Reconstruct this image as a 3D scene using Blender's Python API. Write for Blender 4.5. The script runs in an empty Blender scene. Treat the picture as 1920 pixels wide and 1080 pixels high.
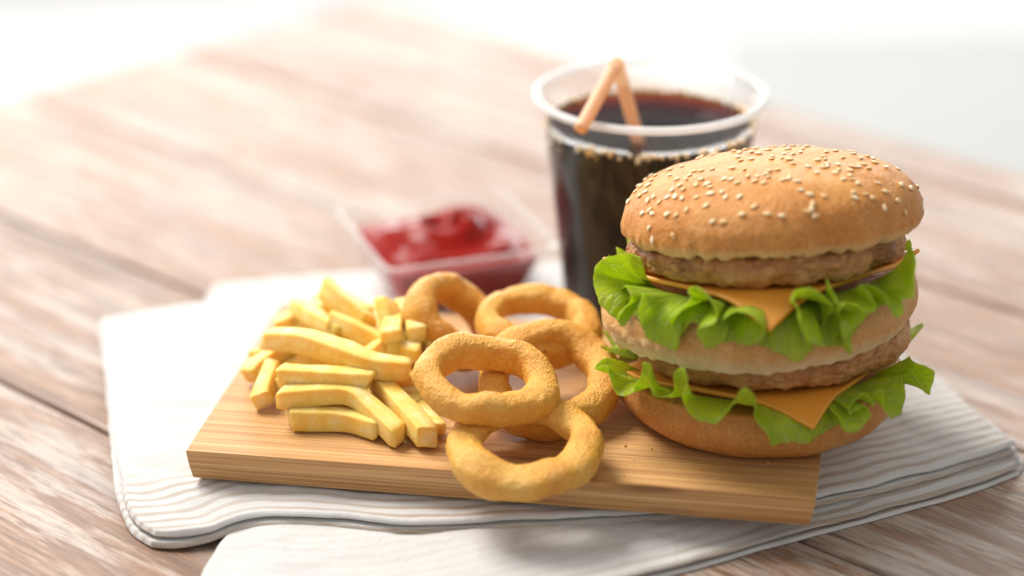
import bpy, math, random
import numpy as np
from mathutils import Vector, Matrix
sc = bpy.context.scene
R = math.radians
CM = 0.01                                   # everything below is written in centimetres
rng = np.random.default_rng(7); random.seed(7)

# ---------------------------------------------------------------- camera
PITCH = R(22.5); FPX = 85 / 36 * 1920
CAM = np.array([0, -86.4, 38.0])
FW = np.array([0, math.cos(PITCH), -math.sin(PITCH)]); UP = np.array([0, math.sin(PITCH), math.cos(PITCH)]); RT = np.array([1., 0, 0])
cd = bpy.data.cameras.new('camera'); cam = bpy.data.objects.new('camera', cd); sc.collection.objects.link(cam)
cam.location = Vector(CAM * CM); cam.rotation_euler = (R(90) - PITCH, 0, 0)
cd.lens = 85; cd.sensor_width = 36; cd.clip_start = 0.02; cd.clip_end = 60
cd.dof.use_dof = True; cd.dof.focus_distance = 0.805; cd.dof.aperture_fstop = 3.2
sc.camera = cam

# ---------------------------------------------------------------- world and lamps
w = bpy.data.worlds.new('World'); sc.world = w; w.use_nodes = True
bg = w.node_tree.nodes['Background']; bg.inputs[0].default_value = (1.0, 0.99, 0.975, 1); bg.inputs[1].default_value = 0.57
def lamp(name, loc, target, sx, sy, watt, col):
    l = bpy.data.lights.new(name, 'AREA'); l.shape = 'RECTANGLE'; l.size = sx * CM; l.size_y = sy * CM; l.energy = watt; l.color = col
    o = bpy.data.objects.new(name, l); sc.collection.objects.link(o); o.location = Vector(loc) * CM
    o.rotation_euler = (Vector(target) - Vector(loc)).to_track_quat('-Z', 'Y').to_euler()
lamp('window_lamp', (-60, 330, 55), (0, 0, 10), 460, 100, 82, (1.0, 0.98, 0.95))
lamp('added_soft_lamp', (-82, 54, 142), (0, -4, 3), 85, 75, 50, (1.0, 0.97, 0.93))  # added soft lamp overhead, brightens upper faces and rakes the fronts
sc.view_settings.view_transform = 'Standard'; sc.view_settings.look = 'None'
sc.view_settings.exposure = 0.0; sc.view_settings.gamma = 1.0
sc.render.engine = 'CYCLES'
sc.cycles.max_bounces = 10; sc.cycles.transparent_max_bounces = 16; sc.cycles.transmission_bounces = 8

# ---------------------------------------------------------------- geometry helpers
def ray(px, py): return RT * ((px - 960) / FPX) + UP * ((540 - py) / FPX) + FW
def at(px, py, z):
    d = ray(px, py); return CAM + d * ((z - CAM[2]) / d[2])
def aty(px, py, y):
    d = ray(px, py); return CAM + d * ((y - CAM[1]) / d[1])
def cyl(px, py, r, ax):
    d = ray(px, py); o = CAM[:2] - ax; a = d[:2] @ d[:2]; b = o @ d[:2]; c = o @ o - r * r
    return CAM + d * ((-b - math.sqrt(max(b * b - a * c, 0))) / a)
def sstep(a, b, x):
    t = np.clip((x - a) / (b - a), 0, 1); return t * t * (3 - 2 * t)
def h3(i, j, k, s=0):
    n = (i * 374761393 + j * 668265263 + k * 1274126177 + s * 974634777) & 0xFFFFFFFF
    n = ((n ^ (n >> 13)) * 1274126177) & 0xFFFFFFFF
    n = ((n ^ (n >> 16)) * 2246822519) & 0xFFFFFFFF
    return ((n ^ (n >> 15)) & 0xFFFFFF) / float(0xFFFFFF)
def vnoise(p, s=0):
    p = np.asarray(p, float); i = np.floor(p).astype(np.int64); f = p - i; f = f * f * f * (f * (f * 6 - 15) + 10)
    out = 0
    for a in (0, 1):
        for b in (0, 1):
            for c in (0, 1):
                wgt = (f[..., 0] if a else 1 - f[..., 0]) * (f[..., 1] if b else 1 - f[..., 1]) * (f[..., 2] if c else 1 - f[..., 2])
                out = out + wgt * h3(i[..., 0] + a, i[..., 1] + b, i[..., 2] + c, s)
    return out * 2 - 1
def fbm(p, octv=3, s=0):
    p = np.asarray(p, float); o = 0; a = 1; t = 0
    for k in range(octv):
        o = o + a * vnoise(p * 2 ** k, s + k); t += a; a *= .5
    return o / t
def worley(p, s=0):
    p = np.asarray(p, float); i = np.floor(p).astype(np.int64); d1 = np.full(p.shape[:-1], 9.); d2 = d1.copy()
    for a in (-1, 0, 1):
        for b in (-1, 0, 1):
            for c in (-1, 0, 1):
                q = i + np.array([a, b, c])
                x = np.stack([q[..., k] + h3(q[..., 0], q[..., 1], q[..., 2], s + 11 * k + 1) for k in range(3)], -1)
                d = np.sqrt(((x - p) ** 2).sum(-1)); d2 = np.minimum(np.maximum(d1, d), d2); d1 = np.minimum(d1, d)
    return d1, d2
def crom(P, n, closed=False):
    P = np.asarray(P, float); m = len(P); out = []
    segs = m if closed else m - 1
    for t in np.linspace(0, segs, n, endpoint=not closed):
        i = min(int(t), segs - 1); f = t - i
        idx = [(i - 1) % m, i % m, (i + 1) % m, (i + 2) % m] if closed else [max(i - 1, 0), i, i + 1, min(i + 2, m - 1)]
        a, b, c, d = P[idx]
        out.append(.5 * (2 * b + (c - a) * f + (2 * a - 5 * b + 4 * c - d) * f * f + (3 * b - a - 3 * c + d) * f ** 3))
    return np.array(out)
def gridfaces(nu, nv, cu=False, cv=False):
    F = []
    for i in range(nu if cu else nu - 1):
        for j in range(nv if cv else nv - 1):
            a = i * nv + j; b = ((i + 1) % nu) * nv + j; c = ((i + 1) % nu) * nv + (j + 1) % nv; d = i * nv + (j + 1) % nv
            F.append((a, b, c, d))
    return F
def vnormals(G, cu=False):
    du = (np.roll(G, -1, 0) - np.roll(G, 1, 0)) if cu else np.gradient(G, axis=0)
    dv = np.gradient(G, axis=1); n = np.cross(du, dv); return n / (np.linalg.norm(n, axis=-1, keepdims=True) + 1e-9)

def obj(name, V, F, mat, parent=None, smooth=True, base=None, tone=None, uv=None):
    """one mesh object; V in cm (world); base = origin in cm"""
    V = np.asarray(V, float).reshape(-1, 3)
    Vc = V - V.mean(0); vol = 0.
    for f_ in F:                                    # closed shapes must face outwards
        a_ = Vc[f_[0]]
        for i_ in range(1, len(f_) - 1): p_, q_ = Vc[f_[i_]], Vc[f_[i_ + 1]]; vol += a_[0] * (p_[1] * q_[2] - p_[2] * q_[1]) + a_[1] * (p_[2] * q_[0] - p_[0] * q_[2]) + a_[2] * (p_[0] * q_[1] - p_[1] * q_[0])
    if vol < 0 and name not in ('floor', 'cheese_slice', 'lettuce_leaf'): F = [tuple(f_)[::-1] for f_ in F]
    b = np.zeros(3)
    if parent is not None and 'cmbase' in parent: b = np.array(parent['cmbase'])
    elif base is not None: b = np.array(base, float)
    me = bpy.data.meshes.new(name); me.from_pydata([tuple(v) for v in (V - b) * CM], [], F)
    if smooth: me.polygons.foreach_set('use_smooth', [True] * len(me.polygons))
    if tone is not None:
        a = me.attributes.new('tone', 'FLOAT', 'POINT'); a.data.foreach_set('value', np.asarray(tone, float).ravel())
    if uv is not None:
        u = me.uv_layers.new(name='UVMap'); li = np.zeros(len(me.loops), int); me.loops.foreach_get('vertex_index', li)
        u.data.foreach_set('uv', np.asarray(uv, float).reshape(-1, 2)[li].ravel())
    me.update(); me.materials.append(mat)
    o = bpy.data.objects.new(name, me); sc.collection.objects.link(o)
    if parent is not None: o.parent = parent
    elif base is not None: o.location = Vector(b * CM)
    if parent is None or True: o['cmbase'] = [float(x) for x in b]
    return o
def tag(o, label=None, cat=None, group=None, kind=None):
    if label: o['label'] = label
    if cat: o['category'] = cat
    if group: o['group'] = group
    if kind: o['kind'] = kind
    return o
def thing(name, loc, label, cat, group=None):
    o = bpy.data.objects.new(name, None); o.empty_display_size = .01; sc.collection.objects.link(o)
    o.location = Vector(loc) * CM; o['cmbase'] = [float(x) for x in loc]
    return tag(o, label, cat, group)

# ---------------------------------------------------------------- material helpers
class Mt:
    def __init__(s, name):
        s.m = bpy.data.materials.new(name); s.m.use_nodes = True; s.nt = s.m.node_tree
        s.b = s.nt.nodes['Principled BSDF']; s.out = s.nt.nodes['Material Output']; s._c = None
    def n(s, t, **k):
        x = s.nt.nodes.new(t)
        for a, v in k.items(): setattr(x, a, v)
        return x
    def l(s, a, b): s.nt.links.new(a, b)
    def put(s, sock, v):
        if isinstance(v, bpy.types.NodeSocket): s.l(v, sock)
        else:
            if isinstance(v, tuple) and len(v) == 3 and sock.type == 'RGBA': v = v + (1,)
            sock.default_value = v
    def coord(s, scale=(1, 1, 1), rnd=0, kind='Object'):          # object coordinates in cm
        tc = s.n('ShaderNodeTexCoord'); mp = s.n('ShaderNodeMapping')
        k = 100 if kind == 'Object' else 1
        mp.inputs['Scale'].default_value = tuple(k * x for x in scale)
        s.l(tc.outputs[kind], mp.inputs['Vector'])
        if rnd:
            oi = s.n('ShaderNodeObjectInfo'); m = s.n('ShaderNodeMath', operation='MULTIPLY'); m.inputs[1].default_value = rnd
            s.l(oi.outputs['Random'], m.inputs[0]); cx = s.n('ShaderNodeCombineXYZ')
            for i in range(3): s.l(m.outputs[0], cx.inputs[i])
            s.l(cx.outputs[0], mp.inputs['Location'])
        return mp.outputs[0]
    def noise(s, scale, detail=3, vec=None, rough=.5, dist=0):
        x = s.n('ShaderNodeTexNoise'); x.inputs['Scale'].default_value = scale; x.inputs['Detail'].default_value = detail
        x.inputs['Roughness'].default_value = rough; x.inputs['Distortion'].default_value = dist
        s.l(vec if vec is not None else s.coord(), x.inputs['Vector']); return x.outputs[0]
    def voro(s, scale, vec=None, feature='F1'):
        x = s.n('ShaderNodeTexVoronoi', feature=feature); x.inputs['Scale'].default_value = scale
        s.l(vec if vec is not None else s.coord(), x.inputs['Vector']); return x.outputs['Distance']
    def ramp(s, fac, stops):
        x = s.n('ShaderNodeValToRGB'); e = x.color_ramp.elements
        while len(e) < len(stops): e.new(.5)
        for q, (p, c) in zip(e, stops):
            q.position = p; q.color = (c, c, c, 1) if not isinstance(c, tuple) else c + (1,)
        s.l(fac, x.inputs[0]); return x.outputs[0]
    def mix(s, fac, a, b, mode='MIX'):
        x = s.n('ShaderNodeMix', data_type='RGBA', blend_type=mode)
        s.put(x.inputs[0], fac); s.put(x.inputs[6], a); s.put(x.inputs[7], b); return x.outputs[2]
    def math(s, op, a, b=0.0):
        x = s.n('ShaderNodeMath', operation=op); s.put(x.inputs[0], a); s.put(x.inputs[1], b); return x.outputs[0]
    def attr(s, name='tone'):
        x = s.n('ShaderNodeAttribute', attribute_name=name); return x.outputs['Fac']
    def rnd(s): return s.n('ShaderNodeObjectInfo').outputs['Random']
    def bump(s, h, strength=.3, dist=.1, norm=None):
        x = s.n('ShaderNodeBump'); x.inputs['Strength'].default_value = strength; x.inputs['Distance'].default_value = dist * CM
        s.l(h, x.inputs['Height'])
        if norm is not None: s.l(norm, x.inputs['Normal'])
        return x.outputs[0]
    def set(s, **k):
        names = dict(col='Base Color', rough='Roughness', norm='Normal', sss='Subsurface Weight', rad='Subsurface Radius', sc='Subsurface Scale',
                     spec='Specular IOR Level', coat='Coat Weight', trans='Transmission Weight', ior='IOR', sheen='Sheen Weight', alpha='Alpha')
        for a, v in k.items(): s.put(s.b.inputs[names[a]], v)
        return s

# ---------------------------------------------------------------- materials
def mat_planks():
    m = Mt('worn_painted_planks'); c = m.coord((.03, .42, .42), rnd=37); c2 = m.coord((.10, 1.1, 1.1), rnd=37); c3 = m.coord((.42, 5.5, 5.5), rnd=37); c4 = m.coord((1.6, 14, 14), rnd=37)
    g = m.noise(1, 5, c, .6, .6); fine = m.noise(1, 5, c3, .65); mid = m.noise(1, 7, c2, .68, .8); vf = m.noise(1, 3, c4, .6)
    wood = m.ramp(g, [(.30, (.12, .060, .033)), (.43, (.20, .105, .058)), (.53, (.32, .172, .092)), (.62, (.26, .138, .076)), (.76, (.155, .086, .054))])
    wood = m.mix(m.ramp(fine, [(.36, .85), (.56, 0.)]), wood, (.10, .052, .032))
    wood = m.mix(m.math('MULTIPLY', m.rnd(), .3), wood, (.38, .21, .13)); wood = m.mix(.05, wood, (.62, .46, .36))
    big = m.noise(1, 4, m.coord((.05, .22, .22), rnd=71), .55, .4)
    pm = m.math('ADD', m.math('MULTIPLY', mid, .66), m.math('MULTIPLY', big, .34)); pm = m.math('ADD', pm, m.math('MULTIPLY', fine, .34)); pm = m.math('ADD', pm, m.math('MULTIPLY', vf, .2))
    paint = m.ramp(pm, [(.755, 0.), (.83, .5), (.95, .85)])
    col = m.mix(paint, wood, m.mix(fine, (.40, .33, .27), (.60, .545, .49)))
    crack = m.noise(1, 4, m.coord((.05, 1.7, 1.7), rnd=11), .62, 1.0)
    cm = m.ramp(crack, [(.325, 1.), (.365, 0.)])
    col = m.mix(m.math('MULTIPLY', cm, .85), col, (.06, .045, .042))
    grey = m.ramp(m.noise(1, 4, m.coord((.06, .8, .8), rnd=53), .6, .6), [(.56, 0.), (.68, .55)]); col = m.mix(grey, col, (.33, .28, .26))
    hgt = m.math('ADD', m.math('MULTIPLY', fine, .5), m.math('MULTIPLY', paint, .35)); hgt = m.math('SUBTRACT', hgt, m.math('MULTIPLY', cm, .8))
    m.set(col=col, rough=m.ramp(fine, [(.3, .52), (.7, .38)]), norm=m.bump(hgt, .5, .05), spec=.5, coat=.2); m.b.inputs['Coat Roughness'].default_value = .34; return m.m
def mat_plain(name, col, rough=.6, spec=.4):
    m = Mt(name); n = m.noise(.4, 3); m.set(col=m.mix(m.ramp(n, [(.3, 0.), (.7, .12)]), col, tuple(c * .7 for c in col)), rough=rough, spec=spec); return m.m
def mat_cloth():
    m = Mt('striped_linen'); uv = m.n('ShaderNodeTexCoord').outputs['UV']; sp = m.n('ShaderNodeSeparateXYZ'); m.l(uv, sp.inputs[0])
    u, v = sp.outputs[0], sp.outputs[1]
    wob = m.noise(.5, 2, uv); vv = m.math('ADD', v, m.math('MULTIPLY', wob, .08))
    st = m.math('SINE', m.math('MULTIPLY', vv, 2 * math.pi / .52))
    stripe = m.ramp(m.math('ADD', m.math('MULTIPLY', st, .5), .5), [(.58, 0.), (.72, 1.)])
    # herringbone weave inside the stripes
    z = m.math('PINGPONG', u, .07); hb = m.math('SINE', m.math('MULTIPLY', m.math('ADD', m.math('MULTIPLY', z, 1.2), vv), 2 * math.pi / .085))
    hb2 = m.math('SINE', m.math('MULTIPLY', u, 2 * math.pi / .075))
    wv = m.ramp(m.math('ADD', m.math('MULTIPLY', m.math('MULTIPLY', hb, hb2), .5), .5), [(.2, .35), (.75, 1.)])
    patch = m.ramp(m.noise(.16, 2, uv), [(.35, .45), (.62, 1.)])
    fac = m.math('MULTIPLY', m.math('MULTIPLY', stripe, wv), patch)
    fac = m.math('MULTIPLY', fac, m.attr())
    base = m.mix(m.noise(1.3, 3, uv), (.70, .68, .65), (.77, .755, .73))
    col = m.mix(fac, base, (.40, .265, .155))
    th = m.math('MULTIPLY', m.math('SINE', m.math('MULTIPLY', u, 2 * math.pi / .05)), m.math('SINE', m.math('MULTIPLY', v, 2 * math.pi / .05)))
    hgt = m.math('ADD', m.math('MULTIPLY', th, .5), m.math('MULTIPLY', m.noise(5, 4, uv), 2.0))
    hgt = m.math('ADD', hgt, m.math('MULTIPLY', stripe, .05)); hgt = m.math('ADD', hgt, m.math('MULTIPLY', m.noise(1.1, 4, uv, .6, .8), 6.0))
    m.set(col=col, rough=.9, spec=.15, norm=m.bump(hgt, .6, .04), sheen=.15); return m.m
def mat_bamboo(dark=0.):
    m = Mt('bamboo'); c = m.coord((.06, 3.2, 3.2), rnd=23); c2 = m.coord((.12, 11, 11), rnd=23)
    g = m.noise(1, 4, c, .6, .3); f = m.noise(1, 4, c2, .6)
    col = m.ramp(g, [(.3, (.50, .255, .09)), (.45, (.64, .37, .145)), (.6, (.72, .45, .20)), (.75, (.78, .53, .27))])
    col = m.mix(m.ramp(f, [(.40, .75), (.55, 0.)]), col, (.34, .15, .045))
    col = m.mix(m.math('MULTIPLY', m.rnd(), .5), col, m.mix(g, (.44, .215, .08), (.55, .30, .12)))
    # node marks of the cane
    nd = m.voro(1, m.coord((.11, .7, .7), rnd=9)); col = m.mix(m.ramp(nd, [(.05, .7), (.16, 0.)]), col, (.2, .085, .03))
    if dark: col = m.mix(dark, col, (.33, .15, .05))
    m.set(col=col, rough=.42, spec=.4, norm=m.bump(f, .2, .02)); return m.m
def mat_fry():
    m = Mt('fried_potato'); t = m.attr(); n = m.noise(1.4, 4, m.coord(rnd=9)); f = m.noise(8, 4, m.coord(rnd=9))
    col = m.ramp(n, [(.3, (.95, .59, .08)), (.5, (.97, .77, .26)), (.7, (.98, .88, .54))])
    col = m.mix(m.ramp(f, [(.36, .35), (.5, 0.)]), col, (.80, .46, .06)); col = m.mix(m.ramp(n, [(.62, 0.), (.8, .5)]), col, (.95, .84, .5)); col = m.mix(m.math('MULTIPLY', t, .75), col, (.87, .50, .08)); col = m.mix(m.math('MULTIPLY', m.rnd(), .35), col, (.86, .58, .13))
    m.set(col=col, rough=m.ramp(f, [(.3, .34), (.7, .55)]), sss=.6, rad=(1., .5, .1), sc=.006, spec=.4, norm=m.bump(m.math('ADD', f, m.noise(40, 2, m.coord(rnd=9))), .5, .05)); return m.m
def mat_crumb():
    m = Mt('fried_breadcrumb'); t = m.attr(); n = m.noise(.8, 4, m.coord(rnd=9)); f = m.noise(11, 4, m.coord(rnd=9), .7); v = m.voro(11, m.coord(rnd=9))
    col = m.ramp(n, [(.3, (.73, .30, .026)), (.5, (.85, .44, .06)), (.7, (.90, .57, .14))])
    col = m.mix(m.math('MULTIPLY', t, .6), col, (.88, .52, .11))
    col = m.mix(m.math('MULTIPLY', m.rnd(), .4), col, (.62, .225, .02))
    col = m.mix(m.ramp(f, [(.36, .3), (.5, 0.)]), col, (.56, .21, .03)); col = m.mix(m.ramp(f, [(.58, 0.), (.7, .5)]), col, (.93, .68, .33))
    sp = m.voro(1.1, m.coord(rnd=9)); col = m.mix(m.ramp(sp, [(.05, .8), (.09, 0.)]), col, (.30, .07, .02))
    hh = m.math('SUBTRACT', f, m.math('MULTIPLY', v, .6))
    m.set(col=col, rough=.42, sss=.2, rad=(1., .5, .2), sc=.003, spec=.45, norm=m.bump(hh, .7, .08)); return m.m
def mat_bun(name, hi, lo, pale):
    m = Mt(name); t = m.attr(); n = m.noise(.55, 4); f = m.noise(7, 5, None, .65); s = m.noise(1, 4, m.coord((3.2, 3.2, .5)), .6)
    crust = m.mix(m.ramp(n, [(.35, 0.), (.68, 1.)]), hi, lo)
    crust = m.mix(m.ramp(f, [(.36, .45), (.52, 0.)]), crust, tuple(c * .6 for c in hi))
    crust = m.mix(m.ramp(m.noise(10, 2), [(.62, 0.), (.72, .5)]), crust, (.86, .60, .30))
    tt = m.math('ADD', t, m.math('MULTIPLY', m.math('SUBTRACT', s, .5), .5)); tt = m.math('ADD', tt, m.math('MULTIPLY', m.math('SUBTRACT', n, .5), .3))
    col = m.mix(m.ramp(tt, [(.2, 0.), (.85, 1.)]), crust, pale)
    m.set(col=col, rough=m.ramp(tt, [(.2, .46), (.7, .75)]), sss=.25, rad=(1., .55, .3), sc=.004, spec=.35,
          norm=m.bump(m.math('ADD', f, m.math('MULTIPLY', s, .8)), .9, .08)); return m.m
def mat_patty():
    m = Mt('grilled_patty'); t = m.attr(); n = m.noise(1.2, 4); f = m.noise(9, 4, None, .65); v = m.voro(5.5)
    col = m.ramp(n, [(.3, (.38, .15, .04)), (.5, (.51, .235, .075)), (.7, (.61, .34, .135))])
    col = m.mix(m.math('MULTIPLY', t, .7), col, (.22, .075, .02)); col = m.mix(m.ramp(f, [(.58, 0.), (.75, .5)]), col, (.62, .42, .28))
    hh = m.math('SUBTRACT', f, m.math('MULTIPLY', v, .6))
    m.set(col=col, rough=m.ramp(f, [(.3, .3), (.7, .55)]), sss=.15, rad=(1., .4, .2), sc=.003, spec=.5, norm=m.bump(hh, .8, .07)); return m.m
def mat_cheese():
    m = Mt('cheddar_slice'); n = m.noise(.7, 2); m.set(col=m.mix(n, (.82, .31, .03), (.87, .37, .05)), rough=.36, sss=.4, rad=(1., .45, .1), sc=.005,
        spec=.5, coat=.25, norm=m.bump(m.noise(2.5, 4), .22, .05)); return m.m
def mat_lettuce():
    m = Mt('lettuce_leaf'); t = m.attr(); uv = m.n('ShaderNodeTexCoord').outputs['UV']
    n = m.noise(.9, 3); fine = m.noise(6, 3)
    col = m.mix(m.ramp(n, [(.3, 0.), (.7, 1.)]), (.42, .60, .012), (.68, .80, .06))
    col = m.mix(m.math('MULTIPLY', t, .8), col, (.58, .70, .12))
    sp = m.n('ShaderNodeMapping'); sp.inputs['Scale'].default_value = (1.3, .35, 1); m.l(uv, sp.inputs['Vector'])
    vn = m.n('ShaderNodeTexVoronoi', feature='DISTANCE_TO_EDGE'); vn.inputs['Scale'].default_value = 2.1; m.l(sp.outputs[0], vn.inputs['Vector'])
    vein = m.ramp(vn.outputs['Distance'], [(.012, 1.), (.07, 0.)])
    col = m.mix(m.math('MULTIPLY', vein, .45), col, (.66, .78, .34))
    bp = m.bump(m.math('SUBTRACT', m.math('MULTIPLY', m.noise(2.2, 3), 1.5), m.math('MULTIPLY', vein, .8)), .5, .09)
    m.set(col=col, rough=.33, spec=.5, norm=bp)
    tr = m.n('ShaderNodeBsdfTranslucent'); m.put(tr.inputs[0], m.mix(.5, col, (.72, .86, .05))); m.l(bp, tr.inputs['Normal'])
    mx = m.n('ShaderNodeMixShader'); mx.inputs[0].default_value = .6; m.l(m.b.outputs[0], mx.inputs[1]); m.l(tr.outputs[0], mx.inputs[2]); m.l(mx.outputs[0], m.out.inputs[0])
    return m.m
def mat_seed():
    m = Mt('sesame'); r = m.rnd(); m.set(col=m.mix(r, (.88, .74, .50), (.74, .47, .19)), rough=.42, sss=.2, rad=(1., .7, .4), sc=.001, spec=.4,
        norm=m.bump(m.noise(20, 2), .2, .02)); return m.m
def mat_ketchup():
    m = Mt('ketchup'); n = m.noise(1.2, 3); m.set(col=m.mix(n, (.20, .006, .004), (.28, .012, .006)), rough=.2, spec=.1, sss=.03, rad=(1., .1, .05), sc=.003,
        norm=m.bump(m.noise(3, 3), .1, .05)); return m.m
def mat_clear(name, haze=.08, rough=.12, tint=(1, 1, 1), white=(.9, .9, .9)):
    m = Mt(name); tp = m.n('ShaderNodeBsdfTransparent'); tp.inputs[0].default_value = tint + (1,)
    gl = m.n('ShaderNodeBsdfGlossy'); gl.inputs['Roughness'].default_value = rough
    lw = m.n('ShaderNodeLayerWeight'); lw.inputs[0].default_value = .5
    fr = m.n('ShaderNodeMath', operation='MULTIPLY_ADD'); pw = m.n('ShaderNodeMath', operation='POWER'); m.l(lw.outputs['Facing'], pw.inputs[0]); pw.inputs[1].default_value = 4
    m.l(pw.outputs[0], fr.inputs[0]); fr.inputs[1].default_value = .45; fr.inputs[2].default_value = .012
    df = m.n('ShaderNodeBsdfTranslucent'); df.inputs[0].default_value = white + (1,)
    dd = m.n('ShaderNodeBsdfDiffuse'); dd.inputs[0].default_value = white + (1,)
    ad = m.n('ShaderNodeMixShader'); ad.inputs[0].default_value = .5; m.l(df.outputs[0], ad.inputs[1]); m.l(dd.outputs[0], ad.inputs[2])
    m1 = m.n('ShaderNodeMixShader'); m1.inputs[0].default_value = haze; m.l(tp.outputs[0], m1.inputs[1]); m.l(ad.outputs[0], m1.inputs[2])
    m2 = m.n('ShaderNodeMixShader'); m.l(fr.outputs[0], m2.inputs[0]); m.l(m1.outputs[0], m2.inputs[1]); m.l(gl.outputs[0], m2.inputs[2])
    sm = m.noise(2.5, 2); bp = m.bump(sm, .03, .05); m.l(bp, gl.inputs['Normal'])
    m.l(m2.outputs[0], m.out.inputs[0]); return m.m
def mat_cola():
    m = Mt('cola'); m.set(col=(1., 1., 1.), rough=0., trans=1., ior=1.16)
    va = m.n('ShaderNodeVolumeAbsorption'); va.inputs['Color'].default_value = (.92, .75, .2, 1); va.inputs['Density'].default_value = 1500
    m.l(va.outputs[0], m.out.inputs['Volume']); return m.m
def mat_bubble():
    m = Mt('cola_foam_bubbles'); r = m.noise(1.7, 1); m.set(col=m.mix(m.ramp(r, [(.35, 0.), (.65, 1.)]), (.85, .55, .2), (.97, .92, .78)), rough=.1, spec=.8, sss=.3, rad=(1., .6, .3), sc=.001); return m.m
def mat_straw():
    m = Mt('peach_straw'); m.set(col=m.mix(m.noise(.6, 2), (.96, .72, .50), (.97, .80, .62)), rough=.3, spec=.5)
    tr = m.n('ShaderNodeBsdfTranslucent'); tr.inputs[0].default_value = (1., .80, .58, 1)
    mx = m.n('ShaderNodeMixShader'); mx.inputs[0].default_value = .6; m.l(m.b.outputs[0], mx.inputs[1]); m.l(tr.outputs[0], mx.inputs[2]); m.l(mx.outputs[0], m.out.inputs[0]); return m.m

MW = mat_planks(); MC = mat_cloth(); MB = mat_bamboo(); MBD = mat_bamboo(.25); MF = mat_fry(); MR = mat_crumb()
MBT = mat_bun('bun_crust', (.58, .225, .04), (.71, .335, .09), (.82, .56, .28)); MBM = mat_bun('bun_club_slice', (.62, .32, .10), (.72, .43, .17), (.84, .69, .43))
MBB = mat_bun('bun_heel', (.57, .24, .055), (.64, .31, .085), (.80, .54, .26))
MP = mat_patty(); MCH = mat_cheese(); ML = mat_lettuce(); MS = mat_seed(); MK = mat_ketchup()

# ---------------------------------------------------------------- setting: floor beyond the table, added placeholder for a vague grey area
def sheet(name, pts, mat): return tag(obj(name, pts, [tuple(range(len(pts)))], mat, smooth=False), kind='structure')
sheet('floor', [(-900, -500, -75), (900, -500, -75), (900, 900, -75), (-900, 900, -75)], mat_plain('pale_floor', (.86, .86, .85), .5))

rg = thing('placeholder', (150, 190, -75), 'pale grey green rug added on the floor beyond the right edge of the table', 'placeholder')  # added grey sheet standing for a vague background area of unknown identity
RP = [at(1345, 50, -74), at(2080, 40, -74), at(2100, 420, -74), at(1330, 330, -74)]
def placeholder_mesh():
    P = coons([RP[3][:2], RP[2][:2]], [RP[2][:2], RP[1][:2]], [RP[0][:2], RP[1][:2]], [RP[3][:2], RP[0][:2]], 60, 60)
    q = np.stack([P[..., 0], P[..., 1], P[..., 0] * 0], -1); k = np.minimum.outer(np.minimum(np.arange(60), 59 - np.arange(60)), np.minimum(np.arange(60), 59 - np.arange(60)))
    z = -75 + 1.2 * np.clip(k / 1.5, .02, 1) + .25 * fbm(q * .08, 3, 3); return np.concatenate([P, z[..., None]], -1)
# ---------------------------------------------------------------- table
D1 = np.array([.728, -.686, 0]); N1 = np.array([.686, .728, 0])             # plank direction and across
TC = np.array([-8.2, 49.2, 0]); ANG = math.atan2(D1[1], D1[0])
PW = 10.6; LEN = 130.
tb = thing('table', (0, 0, -3), 'rustic wooden table of worn pinkish brown planks with flaking white paint', 'table')
def rbox(L, W, T, bev=.12, nx=2):
    """box with bevelled top edges, centred in x/y, top at z=0"""
    V = []; x = L / 2; y = W / 2
    rings = [(0, -T), (0, -bev), (bev * .3, -bev * .3), (bev, 0)]
    for ins, z in rings: V += [(-x + ins, -y + ins, z), (x - ins, -y + ins, z), (x - ins, y - ins, z), (-x + ins, y - ins, z)]
    F = [(3, 2, 1, 0)]
    for k in range(3):
        for j in range(4): F.append((k * 4 + j, k * 4 + (j + 1) % 4, (k + 1) * 4 + (j + 1) % 4, (k + 1) * 4 + j))
    F.append((12, 13, 14, 15)); return V, F
nedge = TC @ N1
plank_mesh = None
seams = [nedge, 26.6, 16.0, 5.4, -5.3, -15.9, -26.5, -37.1, -47.7, -58.3, -68.9, -79.5]
for k in range(len(seams) - 1):
    hi, lo = seams[k], seams[k + 1]; wd = hi - lo - .24
    V, F = rbox(LEN, wd, 2.4, .14)
    o = obj('plank', np.array(V), F, MW, tb, smooth=False)
    c = (TC @ D1 + LEN / 2) * D1 + (hi + lo) / 2 * N1
    o.location = Vector((c + np.array([0, 0, -(.0 if k in (4, 5) else .05 * random.random())])) * CM); o.rotation_euler = (0, 0, ANG); o['cmbase'] = [0, 0, 0]
V, F = rbox(LEN - 2, nedge + 79, 1.2, .1); o = obj('gap_backing', np.array(V), F, mat_plain('gap_shade_dark', (.09, .06, .045), .9, .1), tb, smooth=False)  # added sheet below the planks, coloured dark so the gaps look shaded
c = (TC @ D1 + LEN / 2) * D1 + (nedge - 79.5) / 2 * N1; o.location = Vector((c + np.array([0, 0, -.4])) * CM); o.rotation_euler = (0, 0, ANG)

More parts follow.
